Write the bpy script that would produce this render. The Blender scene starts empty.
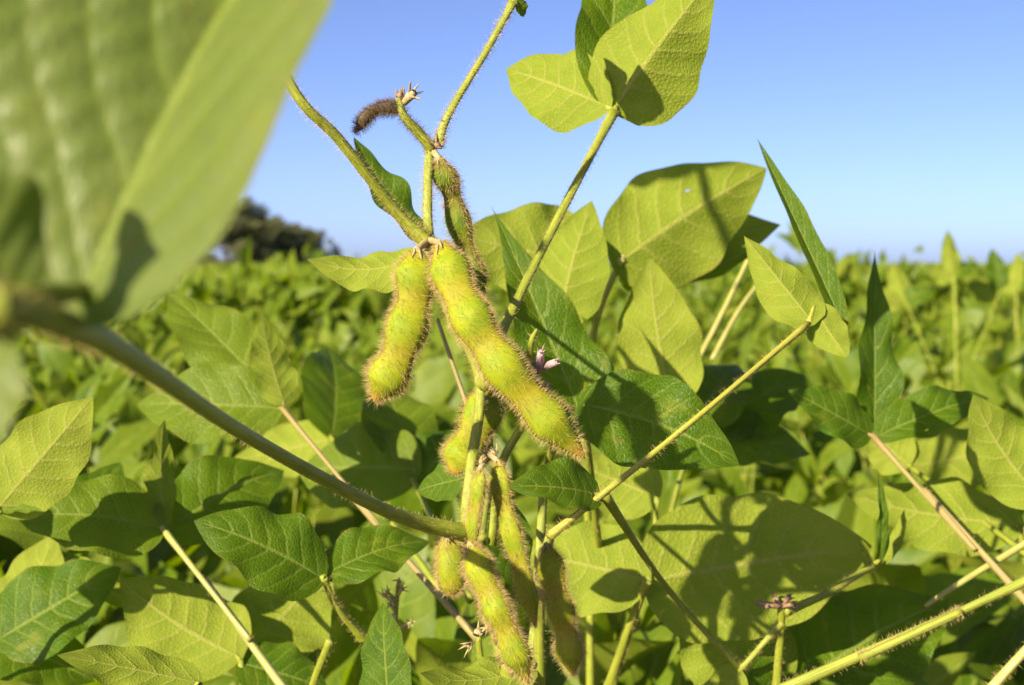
import bpy, math, random
import numpy as np
from mathutils import Vector

random.seed(7)
rng = np.random.default_rng(7)
R = math.radians
scene = bpy.context.scene
COL = scene.collection

# ------------------------------------------------------------------ camera
LENS, SENSOR, W, H = 35.0, 23.6, 1024, 685
F = W * LENS / SENSOR
CAM = np.array([0.0, 0.0, 0.85])
PITCH = math.atan((342.5 - 266.0) / F)
FWD = np.array([0.0, math.cos(PITCH), -math.sin(PITCH)])
UPV = np.array([0.0, math.sin(PITCH), math.cos(PITCH)])
RGT = np.array([1.0, 0.0, 0.0])
cam_d = bpy.data.cameras.new("camera")
cam = bpy.data.objects.new("camera", cam_d)
COL.objects.link(cam)
cam.location = CAM
cam.rotation_euler = (math.pi / 2 - PITCH, 0, 0)
cam_d.lens = LENS
cam_d.sensor_width = SENSOR
cam_d.clip_start = 0.01
cam_d.clip_end = 3000
cam_d.dof.use_dof = True
cam_d.dof.focus_distance = 0.338
cam_d.dof.aperture_fstop = 17.5
cam_d.dof.aperture_blades = 7
scene.camera = cam


def P(px, py, d):
    """a point d metres in front of the lens"""
    return CAM + d * (FWD + RGT * ((px - 512) / F) + UPV * ((342.5 - py) / F))


def nrm(v):
    v = np.asarray(v, float)
    return v / (np.linalg.norm(v) + 1e-12)


# ------------------------------------------------------------------ light
SUN = nrm([-0.59, -0.68, 0.46])
SUN_EL = math.asin(SUN[2])
world = bpy.data.worlds.new("World")
scene.world = world
world.use_nodes = True
wn = world.node_tree
for n in list(wn.nodes):
    wn.nodes.remove(n)
sky = wn.nodes.new("ShaderNodeTexSky")
sky.sky_type = 'NISHITA'
sky.sun_disc = False
sky.sun_elevation = SUN_EL
sky.sun_rotation = math.atan2(SUN[0], SUN[1])
sky.altitude = 0
sky.air_density = 0.4
sky.dust_density = 0.88
sky.ozone_density = 4.6
wb = wn.nodes.new("ShaderNodeMix")          # white balance of the picture
wb.data_type = 'RGBA'
wb.blend_type = 'MULTIPLY'
wb.inputs[0].default_value = 1.0
wb.inputs[7].default_value = (1.06, 0.885, 0.90, 1)
bg = wn.nodes.new("ShaderNodeBackground")
bg.inputs['Strength'].default_value = 0.099
wo = wn.nodes.new("ShaderNodeOutputWorld")
wn.links.new(sky.outputs[0], wb.inputs[6])
wn.links.new(wb.outputs[2], bg.inputs[0])
wn.links.new(bg.outputs[0], wo.inputs[0])
sd = bpy.data.lights.new("sun", 'SUN')
sd.energy = 5.0
sd.angle = R(0.53)
sd.color = (1.0, 0.89, 0.66)
so = bpy.data.objects.new("sun", sd)
COL.objects.link(so)
so.rotation_euler = Vector(SUN).to_track_quat('Z', 'Y').to_euler()

scene.view_settings.view_transform = 'Standard'
scene.view_settings.look = 'None'
scene.view_settings.gamma = 1
scene.view_settings.exposure = 1.25
scene.render.engine = 'CYCLES'
cy = scene.cycles
cy.max_bounces = 7
cy.diffuse_bounces = 3
cy.glossy_bounces = 2
cy.transmission_bounces = 5
cy.transparent_max_bounces = 4
cy.use_denoising = True
try:
    cy.denoiser = 'OPENIMAGEDENOISE'
except Exception:
    pass
cy.sample_clamp_indirect = 6


# ------------------------------------------------------------------ materials
class NT:
    def __init__(s, name):
        s.m = bpy.data.materials.new(name)
        s.m.use_nodes = True
        s.t = s.m.node_tree
        for n in list(s.t.nodes):
            s.t.nodes.remove(n)

    def n(s, typ, ins=None, **kw):
        nd = s.t.nodes.new(typ)
        for k, v in kw.items():
            setattr(nd, k, v)
        for k, v in (ins or {}).items():
            if hasattr(v, 'is_output'):
                s.t.links.new(v, nd.inputs[k])
            else:
                nd.inputs[k].default_value = v
        return nd

    def math(s, op, a, b=None, c=None, clamp=False):
        ins = {0: a}
        if b is not None:
            ins[1] = b
        if c is not None:
            ins[2] = c
        return s.n("ShaderNodeMath", ins, operation=op, use_clamp=clamp).outputs[0]

    def mix(s, f, a, b):
        nd = s.n("ShaderNodeMix", None, data_type='RGBA')
        for sock, v in ((nd.inputs[0], f), (nd.inputs[6], a), (nd.inputs[7], b)):
            if hasattr(v, 'is_output'):
                s.t.links.new(v, sock)
            elif isinstance(v, (tuple, list)):
                sock.default_value = (*v[:3], 1)
            else:
                sock.default_value = v
        return nd.outputs[2]

    def smooth(s, x, lo, hi):
        return s.n("ShaderNodeMapRange", {0: x, 1: lo, 2: hi, 3: 0.0, 4: 1.0}, interpolation_type='SMOOTHSTEP').outputs[0]

    def out(s, sh):
        o = s.n("ShaderNodeOutputMaterial")
        s.t.links.new(sh, o.inputs[0])
        return s.m


def leaf_material(name, near=True, top_a=(0.042, 0.100, 0.002), top_b=(0.100, 0.158, 0.004), gloss=0.2, skew=0.21, bumpy=0.42, mottle=0.30, holes=True):
    M = NT(name)
    uv = M.n("ShaderNodeUVMap").outputs[0]
    sp = M.n("ShaderNodeSeparateXYZ", {0: uv})
    u, v = sp.outputs[0], sp.outputs[1]
    geo = M.n("ShaderNodeNewGeometry")
    oi = M.n("ShaderNodeObjectInfo")
    rnd = M.math('FRACT', M.math('ADD', M.math('MULTIPLY', geo.outputs['Random Per Island'], 7.31), M.math('MULTIPLY', oi.outputs['Random'], 5.17)))
    av = M.math('MULTIPLY', M.math('ABSOLUTE', M.math('SUBTRACT', v, 0.5)), 2.0)
    wob = M.n("ShaderNodeTexNoise", {'Vector': uv, 'Scale': 5.0, 'Detail': 1.0}).outputs[0]
    s_ = M.math('SUBTRACT', u, M.math('MULTIPLY', M.math('POWER', av, 1.25), skew))
    s_ = M.math('ADD', s_, M.math('MULTIPLY', M.math('SUBTRACT', wob, 0.5), 0.05))
    fr = M.math('FRACT', M.math('MULTIPLY', s_, 7.0))
    dv = M.math('SUBTRACT', 0.5, M.math('ABSOLUTE', M.math('SUBTRACT', fr, 0.5)))
    lat = M.math('SUBTRACT', 1.0, M.smooth(dv, 0.03, 0.11))
    lat = M.math('MULTIPLY', lat, M.math('SUBTRACT', 1.0, M.math('MULTIPLY', av, 0.75)))
    mid = M.math('SUBTRACT', 1.0, M.smooth(av, 0.02, 0.06))
    vein = M.math('MAXIMUM', M.math('MULTIPLY', lat, 0.7), mid)
    # big blotchy colour change + fine mottling
    n1 = M.n("ShaderNodeTexNoise", {'Vector': M.n("ShaderNodeVectorMath", {0: uv, 1: M.n("ShaderNodeCombineXYZ", {0: M.math('MULTIPLY', rnd, 19.0), 1: rnd}).outputs[0]}, operation='ADD').outputs[0],
                                   'Scale': 3.2, 'Detail': 5.0, 'Roughness': 0.65}).outputs[0]
    blot = M.math('ADD', M.math('MULTIPLY', M.smooth(n1, 0.3, 0.72), 0.55), M.math('MULTIPLY', rnd, 0.45))
    top = M.mix(blot, top_a, top_b)
    yel = M.math('MULTIPLY', M.smooth(rnd, 0.72, 1.0), 0.7)
    top = M.mix(yel, top, (0.17, 0.215, 0.018))
    und = M.mix(blot, (0.21, 0.268, 0.024), (0.315, 0.355, 0.044))
    top = M.mix(M.math('MULTIPLY', vein, 0.8), top, (0.23, 0.29, 0.045))
    und = M.mix(M.math('MULTIPLY', vein, 0.85), und, (0.40, 0.40, 0.085))
    hgt = M.math('MULTIPLY', vein, -1.0)
    if near:
        vo = M.n("ShaderNodeTexVoronoi", {'Vector': M.n("ShaderNodeMapping", {'Vector': uv, 'Scale': (1.5, 1.0, 1.0)}).outputs[0], 'Scale': 26.0}, feature='DISTANCE_TO_EDGE').outputs[0]
        net = M.math('SUBTRACT', 1.0, M.smooth(vo, 0.0, 0.12))
        top = M.mix(M.math('MULTIPLY', net, mottle), top, (0.15, 0.215, 0.026))
        und = M.mix(M.math('MULTIPLY', net, 0.28), und, (0.145, 0.20, 0.045))
        hgt = M.math('ADD', hgt, M.math('MULTIPLY', M.smooth(vo, 0.0, 0.25), 0.55))
        # fine wear: small brown flecks and a browned margin
        n2 = M.n("ShaderNodeTexNoise", {'Vector': uv, 'Scale': 34.0, 'Detail': 2.0}).outputs[0]
        fleck = M.math('MULTIPLY', M.smooth(n2, 0.70, 0.74), M.smooth(n1, 0.45, 0.6))
        edge = M.math('MULTIPLY', M.smooth(av, 0.955, 1.0), M.smooth(n1, 0.45, 0.6))
        hv = M.n("ShaderNodeVectorMath", {0: uv, 1: M.n("ShaderNodeCombineXYZ", {0: M.math('MULTIPLY', rnd, 31.0), 1: M.math('MULTIPLY', rnd, 17.0)}).outputs[0]}, operation='ADD').outputs[0]
        hn = M.n("ShaderNodeTexNoise", {'Vector': hv, 'Scale': 9.0, 'Detail': 2.0, 'Roughness': 0.45}).outputs[0]
        hole = M.math('GREATER_THAN', hn, 0.765)
        rim = M.smooth(hn, 0.715, 0.76)
        br = M.math('MAXIMUM', M.math('MAXIMUM', fleck, M.math('MULTIPLY', rim, 0.8)), M.math('MULTIPLY', edge, 0.7))
        top = M.mix(br, top, (0.20, 0.13, 0.035))
        und = M.mix(br, und, (0.24, 0.17, 0.05))
    col = M.mix(geo.outputs['Backfacing'], top, und)
    tr_top = M.n("ShaderNodeHueSaturation", {'Hue': 0.485, 'Saturation': 1.1, 'Value': 1.9, 'Color': M.mix(blot, (0.090, 0.175, 0.001), (0.150, 0.222, 0.002))}).outputs[0]
    tr = M.mix(M.math('MULTIPLY', vein, 0.5), tr_top, (0.10, 0.13, 0.012))
    rough = M.n("ShaderNodeMix", {0: geo.outputs['Backfacing'], 2: 0.44, 3: 0.62}).outputs[0]
    old = M.math('MULTIPLY', M.smooth(n1, 0.56, 0.74), M.math('MULTIPLY', M.smooth(M.math('FRACT', M.math('MULTIPLY', rnd, 3.7)), 0.35, 0.9), 0.6))
    col = M.mix(old, col, (0.27, 0.27, 0.025))
    bump = M.n("ShaderNodeBump", {'Height': hgt, 'Strength': bumpy, 'Distance': 0.0006}).outputs[0]
    pr = M.n("ShaderNodeBsdfPrincipled", {'Base Color': col, 'Roughness': rough, 'Specular IOR Level': M.math('MULTIPLY', gloss, M.math('SUBTRACT', 1.0, M.math('MULTIPLY', geo.outputs['Backfacing'], 0.7))), 'Normal': bump})
    tl = M.n("ShaderNodeBsdfTranslucent", {'Color': tr, 'Normal': bump})
    ms = M.n("ShaderNodeMixShader", {0: 0.43, 1: pr.outputs[0], 2: tl.outputs[0]})
    if near and holes:
        ms = M.n("ShaderNodeMixShader", {0: hole, 1: ms.outputs[0], 2: M.n("ShaderNodeBsdfTransparent").outputs[0]})
    return M.out(ms.outputs[0])


def stalk_material(name, a, b, c=(0.20, 0.10, 0.035), rough=0.5, streak=0.45):
    M = NT(name)
    uv = M.n("ShaderNodeUVMap").outputs[0]
    oi = M.n("ShaderNodeObjectInfo")
    mp = M.n("ShaderNodeMapping", {'Vector': uv, 'Scale': (7.0, 4.0, 1.0)}).outputs[0]
    n1 = M.n("ShaderNodeTexNoise", {'Vector': mp, 'Scale': 2.2, 'Detail': 4.0}).outputs[0]
    st = M.n("ShaderNodeMapping", {'Vector': uv, 'Scale': (1.2, 22.0, 1.0)}).outputs[0]
    n2 = M.n("ShaderNodeTexNoise", {'Vector': st, 'Scale': 2.0, 'Detail': 2.0}).outputs[0]
    col = M.mix(M.smooth(n1, 0.35, 0.7), a, b)
    col = M.mix(M.math('MULTIPLY', M.smooth(n2, 0.5, 0.68), streak), col, c)
    bp = M.n("ShaderNodeBump", {'Height': n2, 'Strength': 0.5, 'Distance': 0.0005}).outputs[0]
    pr = M.n("ShaderNodeBsdfPrincipled", {'Base Color': col, 'Roughness': rough, 'Specular IOR Level': 0.45, 'Normal': bp,
                                         'Subsurface Weight': 0.0})
    return M.out(pr.outputs[0])


def hair_material(name, col, tcol):
    M = NT(name)
    d = M.n("ShaderNodeBsdfPrincipled", {'Base Color': (*col, 1), 'Roughness': 0.45, 'Specular IOR Level': 0.5})
    t = M.n("ShaderNodeBsdfTranslucent", {'Color': (*tcol, 1)})
    return M.out(M.n("ShaderNodeMixShader", {0: 0.4, 1: d.outputs[0], 2: t.outputs[0]}).outputs[0])


def pod_material(name, a, b, edge, tip):
    M = NT(name)
    uv = M.n("ShaderNodeUVMap").outputs[0]
    sp = M.n("ShaderNodeSeparateXYZ", {0: uv})
    u, v = sp.outputs[0], sp.outputs[1]
    tc = M.n("ShaderNodeTexCoord").outputs['Object']
    n1 = M.n("ShaderNodeTexNoise", {'Vector': tc, 'Scale': 160.0, 'Detail': 4.0, 'Roughness': 0.6}).outputs[0]
    n2 = M.n("ShaderNodeTexNoise", {'Vector': tc, 'Scale': 1500.0, 'Detail': 2.0}).outputs[0]
    col = M.mix(M.smooth(n1, 0.35, 0.68), a, b)
    # the two seams (v = 0 and v = 0.5) are browner
    ds = M.math('MULTIPLY', M.math('SUBTRACT', 0.25, M.math('ABSOLUTE', M.math('SUBTRACT', M.math('FRACT', M.math('MULTIPLY', v, 1.0)), 0.25))), 4.0)
    d2 = M.math('ABSOLUTE', M.math('SINE', M.math('MULTIPLY', v, 2 * math.pi)))
    waist = M.math('SUBTRACT', 1.0, M.smooth(u, 0.15, 0.75))
    col = M.mix(M.math('MULTIPLY', waist, 0.5), col, edge)
    seam = M.math('SUBTRACT', 1.0, M.smooth(d2, 0.03, 0.38))
    col = M.mix(M.math('MULTIPLY', seam, 0.6), col, edge)
    col = M.mix(M.math('MULTIPLY', M.math('SUBTRACT', 1.0, M.smooth(u, -0.9, 0.0)), 0.75), col, tip)
    col = M.mix(M.math('MULTIPLY', M.smooth(n2, 0.55, 0.8), 0.12), col, edge)
    bp = M.n("ShaderNodeBump", {'Height': n2, 'Strength': 0.2, 'Distance': 0.0002}).outputs[0]
    pr = M.n("ShaderNodeBsdfPrincipled", {'Base Color': col, 'Roughness': 0.66, 'Specular IOR Level': 0.22, 'Normal': bp,
                                         'Subsurface Weight': 0.25, 'Subsurface Radius': (0.0022, 0.0022, 0.0006), 'Subsurface Scale': 1.0})
    return M.out(pr.outputs[0])


M_LEAF = leaf_material("leaf_blade")
M_LEAFP = leaf_material('pale_leaf_blade', top_a=(0.100, 0.138, 0.026), top_b=(0.190, 0.215, 0.062), gloss=0.3, skew=0.40, bumpy=0.2, mottle=0.55, holes=False)
M_FIELD = leaf_material("field_leaf_blade", near=False, top_a=(0.060, 0.126, 0.004), top_b=(0.200, 0.238, 0.020))
M_STEM = stalk_material("green_stalk", (0.19, 0.235, 0.014), (0.285, 0.305, 0.030), (0.22, 0.155, 0.03))
M_RED = stalk_material("purplish_stalk", (0.26, 0.24, 0.06), (0.30, 0.19, 0.09), (0.16, 0.075, 0.035))
M_PALE = stalk_material("pale_dry_stalk", (0.31, 0.31, 0.07), (0.40, 0.37, 0.12), (0.26, 0.18, 0.07), 0.28)
M_STREAK = stalk_material('streaked_stalk', (0.33, 0.34, 0.03), (0.44, 0.40, 0.06), (0.09, 0.055, 0.025), 0.5, 0.95)
M_HAIR = hair_material("golden_hair", (0.72, 0.55, 0.22), (0.72, 0.54, 0.20))
M_HAIRP = hair_material("pale_hair", (0.55, 0.47, 0.20), (0.55, 0.5, 0.2))
M_HAIRD = hair_material("dark_hair", (0.24, 0.16, 0.08), (0.3, 0.19, 0.08))
M_POD = pod_material("ripe_pod", (0.165, 0.218, 0.004), (0.25, 0.275, 0.006), (0.265, 0.195, 0.012), (0.36, 0.16, 0.02))
M_PODG = pod_material("green_pod", (0.17, 0.215, 0.006), (0.255, 0.265, 0.008), (0.25, 0.18, 0.016), (0.34, 0.18, 0.03))
M_PODD = pod_material('shaded_green_pod', (0.075, 0.125, 0.006), (0.14, 0.18, 0.008), (0.16, 0.12, 0.015), (0.2, 0.11, 0.03))  # deeper green: shade on the pod behind the upper stem, put into its colour
M_DARK = pod_material("withered_pod", (0.050, 0.034, 0.018), (0.095, 0.062, 0.028), (0.07, 0.042, 0.018), (0.34, 0.22, 0.04))
M_DRY = stalk_material("dry_calyx", (0.36, 0.27, 0.12), (0.45, 0.36, 0.17), (0.24, 0.13, 0.08))
M_PINK = stalk_material('pink_petal', (0.50, 0.33, 0.30), (0.42, 0.26, 0.30), (0.30, 0.16, 0.14))
M_DRYD = stalk_material("dry_brown_petal", (0.24, 0.15, 0.09), (0.34, 0.22, 0.12), (0.12, 0.06, 0.04))

gm = NT("field_soil")
g_tc = gm.n("ShaderNodeTexCoord").outputs['Object']
g_n = gm.n("ShaderNodeTexNoise", {'Vector': g_tc, 'Scale': 9.0, 'Detail': 8.0, 'Roughness': 0.7}).outputs[0]
g_b = gm.n("ShaderNodeBump", {'Height': g_n, 'Strength': 0.8, 'Distance': 0.03}).outputs[0]
g_c = gm.mix(gm.smooth(g_n, 0.3, 0.7), (0.030, 0.022, 0.014), (0.085, 0.062, 0.038))
M_SOIL = gm.out(gm.n("ShaderNodeBsdfPrincipled", {'Base Color': g_c, 'Roughness': 0.95, 'Normal': g_b}).outputs[0])


def simple_foliage(name, a, b):
    M = NT(name)
    geo = M.n("ShaderNodeNewGeometry")
    col = M.mix(geo.outputs['Random Per Island'], a, b)
    pr = M.n("ShaderNodeBsdfPrincipled", {'Base Color': col, 'Roughness': 0.55, 'Specular IOR Level': 0.3})
    tl = M.n("ShaderNodeBsdfTranslucent", {'Color': M.n("ShaderNodeHueSaturation", {'Value': 1.4, 'Color': col}).outputs[0]})
    return M.out(M.n("ShaderNodeMixShader", {0: 0.45, 1: pr.outputs[0], 2: tl.outputs[0]}).outputs[0])


M_TREE = simple_foliage("tree_foliage", (0.085, 0.112, 0.040), (0.21, 0.205, 0.085))
bm_ = NT("tree_bark")
bn = bm_.n("ShaderNodeTexNoise", {'Scale': 6.0, 'Detail': 6.0}).outputs[0]
M_BARK = bm_.out(bm_.n("ShaderNodeBsdfPrincipled", {'Base Color': bm_.mix(bn, (0.05, 0.04, 0.03), (0.14, 0.11, 0.08)), 'Roughness': 0.9}).outputs[0])


# ------------------------------------------------------------------ mesh building
class MB:
    def __init__(s):
        s.v, s.f, s.uv, s.mi = [], [], [], []
        s.n = 0

    def add(s, verts, faces, uvs, mi=0):
        """verts (n,3), faces list of tuples, uvs (n,2) per vertex"""
        s.v.append(np.asarray(verts, float))
        s.uv.append(np.asarray(uvs, float))
        k = s.n
        s.f.extend([tuple(i + k for i in f) for f in faces])
        s.mi.extend([mi] * len(faces))
        s.n += len(verts)

    def build(s, name, mats, parent=None, off=(0, 0, 0), smooth=True):
        me = bpy.data.meshes.new(name)
        v = np.concatenate(s.v) - np.asarray(off)
        uv = np.concatenate(s.uv)
        me.from_pydata(v.tolist(), [], s.f)
        if not isinstance(mats, (list, tuple)):
            mats = [mats]
        for m in mats:
            me.materials.append(m)
        me.polygons.foreach_set('material_index', s.mi)
        me.polygons.foreach_set('use_smooth', [smooth] * len(s.f))
        li = np.zeros(len(me.loops), dtype=np.int32)
        me.loops.foreach_get('vertex_index', li)
        ul = me.uv_layers.new(name="UVMap")
        ul.data.foreach_set('uv', uv[li].ravel())
        me.update()
        o = bpy.data.objects.new(name, me)
        COL.objects.link(o)
        if parent is not None:
            o.parent = parent
        return o


_grid_cache = {}


def grid_faces(nu, nv):
    k = (nu, nv)
    if k not in _grid_cache:
        fs = []
        for i in range(nu - 1):
            for j in range(nv - 1):
                a = i * nv + j
                fs.append((a, a + nv, a + nv + 1, a + 1))
        _grid_cache[k] = fs
    return _grid_cache[k]


def add_leaf(mb, base, tip, N, width, fold=0.2, bend=0.06, curl=0.0, nu=34, nv=17, corr=0.012, wave=0.02, asym=0.0, seed=0, broad=0.55, mi=0, twist=0.0, sharp=0.95, skew=0.21, pucker=0.0, straight=False):
    r = np.random.default_rng(seed + 11)
    base, tip = np.asarray(base, float), np.asarray(tip, float)
    Lv = tip - base
    L = np.linalg.norm(Lv)
    T = Lv / L
    N = nrm(np.asarray(N) - np.dot(N, T) * T)
    B = np.cross(N, T)
    u = np.linspace(0, 1, nu) ** 1.0
    u = 0.5 - 0.5 * np.cos(np.pi * u) * (0.35) - (0.5 - 0.35 / 2 - u * 0.65) if False else u
    v = np.linspace(-1, 1, nv)
    U, V = np.meshgrid(u, v, indexing='ij')
    a, b = broad, sharp
    pk = (a / (a + b)) ** a * (b / (a + b)) ** b
    prof = (U ** a) * ((1 - U) ** b) / pk
    ph = r.uniform(0, 6.28, 4)
    hw = width * 0.5 * prof * (1 + asym * np.sign(V)) * (1 + 0.035 * np.sin(11 * U + ph[0]) * np.abs(V) + 0.03 * np.sin(23 * U + ph[1] + 2 * np.sign(V)))
    fo = fold * (0.6 + 0.4 * np.sin(np.pi * np.clip(U, 0, 1)))
    X = V * hw * np.cos(fo)
    Z = np.abs(V) * hw * np.sin(fo)
    aV = np.abs(V)
    # soft cupping, waviness of the margin and the puckering between the veins
    Z += -0.10 * width * V * V * prof * 0.5
    Z += wave * L * (np.sin(9 * U + ph[2] + 1.3 * np.sign(V)) * 0.6 + np.sin(17 * U + ph[3])) * aV ** 2 * prof
    s = U - skew * aV ** 1.25
    Z += corr * L * (np.abs(np.sin(np.pi * 7 * s)) - 0.6) * np.clip(aV * 4, 0, 1) * (1 - 0.55 * aV) * np.clip(prof, 0, 1)
    if pucker:
        vi = np.floor(7 * s)
        Z += pucker * L * np.sin(2 * np.pi * ((0.80 * U * L + 0.6 * aV * hw) / 0.0036 + 0.37 * vi)) * np.where(V > 0, 1.0, 0.3) * np.abs(np.sin(np.pi * 7 * s)) * np.clip(aV * 5, 0, 1) * np.clip(prof, 0, 1)
    midz = bend * L * 4 * U * (1 - U) - curl * L * np.clip(U - 0.55, 0, 1) ** 2 * 3
    along = U * L - 0.0 * aV
    along = along - 0.055 * L * aV ** 2 * np.clip(1 - U * 3, 0, 1)      # rounded lobes behind the base
    side = 0.03 * L * np.sin(np.pi * U) * (0.0 if straight else r.uniform(-1, 1))
    tw = twist * U
    X2 = X * np.cos(tw) - Z * np.sin(tw)
    Z2 = X * np.sin(tw) + Z * np.cos(tw)
    pts = base + along[..., None] * T + (X2 + side)[..., None] * B + (Z2 + midz)[..., None] * N
    uv = np.stack([U, V * 0.5 + 0.5], -1)
    mb.add(pts.reshape(-1, 3), grid_faces(nu, nv), uv.reshape(-1, 2), mi)


def catmull(pts, n):
    pts = [np.asarray(p, float) for p in pts]
    if len(pts) == 2:
        t = np.linspace(0, 1, n)[:, None]
        return pts[0] * (1 - t) + pts[1] * t
    p = [2 * pts[0] - pts[1]] + pts + [2 * pts[-1] - pts[-2]]
    m = len(pts) - 1
    out = []
    for x in np.linspace(0, m - 1e-6, n):
        i = int(x)
        t = x - i
        a, b, c, d = p[i], p[i + 1], p[i + 2], p[i + 3]
        out.append(0.5 * ((2 * b) + (-a + c) * t + (2 * a - 5 * b + 4 * c - d) * t * t + (-a + 3 * b - 3 * c + d) * t ** 3))
    return np.array(out)


def frames(path, ref):
    t = np.gradient(path, axis=0)
    t /= np.linalg.norm(t, axis=1)[:, None] + 1e-12
    n = np.asarray(ref, float)[None, :] - (t @ np.asarray(ref, float))[:, None] * t
    n /= np.linalg.norm(n, axis=1)[:, None] + 1e-9
    b = np.cross(t, n)
    return t, n, b


def ring_faces(n, k):
    fs = []
    for i in range(n - 1):
        for j in range(k):
            a, b = i * k + j, i * k + (j + 1) % k
            fs.append((a, b, b + k, a + k))
    fs.append(tuple(range(k))[::-1])
    fs.append(tuple((n - 1) * k + j for j in range(k)))
    return fs


def add_hairs(mb, pos, nor, tan, length, thick, mi, seed=0, lean=0.35, messy=0.35):
    r = np.random.default_rng(seed)
    m = len(pos)
    if m == 0:
        return
    d = nor + tan * lean + r.normal(0, messy, (m, 3))
    d /= np.linalg.norm(d, axis=1)[:, None]
    ln = length * r.uniform(0.3, 1.25, m) * np.where(r.random(m) < 0.12, 0.5, 1.0)
    s1 = np.cross(d, r.normal(0, 1, (m, 3)))
    s1 /= np.linalg.norm(s1, axis=1)[:, None]
    s2 = np.cross(d, s1)
    h = thick * 0.5
    p0 = pos - nor * thick
    mid = pos + d * (ln * 0.55)[:, None]
    bendv = r.normal(0, 0.12, (m, 3)) + np.array([0, 0, -0.05])
    tip = pos + (d + bendv) * ln[:, None]
    a = p0 + s1 * h
    b = p0 - s1 * h * 0.5 + s2 * h * 0.87
    c = p0 - s1 * h * 0.5 - s2 * h * 0.87
    a2 = mid + s1 * h * 0.7
    b2 = mid - s1 * h * 0.35 + s2 * h * 0.6
    c2 = mid - s1 * h * 0.35 - s2 * h * 0.6
    V = np.stack([a, b, c, a2, b2, c2, tip], 1).reshape(-1, 3)
    fs = []
    for i in range(m):
        k = i * 7
        fs += [(k, k + 1, k + 4, k + 3), (k + 1, k + 2, k + 5, k + 4), (k + 2, k, k + 3, k + 5),
               (k + 3, k + 4, k + 6), (k + 4, k + 5, k + 6), (k + 5, k + 3, k + 6)]
    mb.add(V, fs, np.zeros((len(V), 2)), mi)


def add_tube(mb, pts, rads, sides=10, n=None, mi=0, hair=0, hlen=0.0015, hthick=0.00009, hmi=1, seed=0, groove=0.0):
    path = catmull(pts, n or max(6, 5 * len(pts)))
    m = len(path)
    rr = np.interp(np.linspace(0, 1, m), np.linspace(0, 1, len(rads)), rads)
    ref = np.array([0.31, 0.82, 0.48])
    t, nn, b = frames(path, ref)
    ang = np.linspace(0, 2 * np.pi, sides, endpoint=False)
    g = 1 + groove * np.cos(ang * 3)
    ring = nn[:, None, :] * (np.cos(ang) * g)[None, :, None] + b[:, None, :] * (np.sin(ang) * g)[None, :, None]
    V = path[:, None, :] + ring * rr[:, None, None]
    ln = np.linalg.norm(path[-1] - path[0])
    uv = np.stack(np.meshgrid(np.linspace(0, 1, m) * max(ln / 0.1, 0.3), ang / (2 * np.pi), indexing='ij'), -1)
    mb.add(V.reshape(-1, 3), ring_faces(m, sides), uv.reshape(-1, 2), mi)
    if hair:
        r = np.random.default_rng(seed + 3)
        k = int(hair)
        x = r.uniform(0, m - 1.001, k)
        i = x.astype(int)
        fr = (x - i)[:, None]
        th = r.uniform(0, 2 * np.pi, k)[:, None]
        c = path[i] * (1 - fr) + path[i + 1] * fr
        nor = nn[i] * np.cos(th) + b[i] * np.sin(th)
        add_hairs(mb, c + nor * rr[i][:, None] * 0.97, nor, -t[i], hlen, hthick, hmi, seed, lean=-0.15, messy=0.3)
    return path


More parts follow.
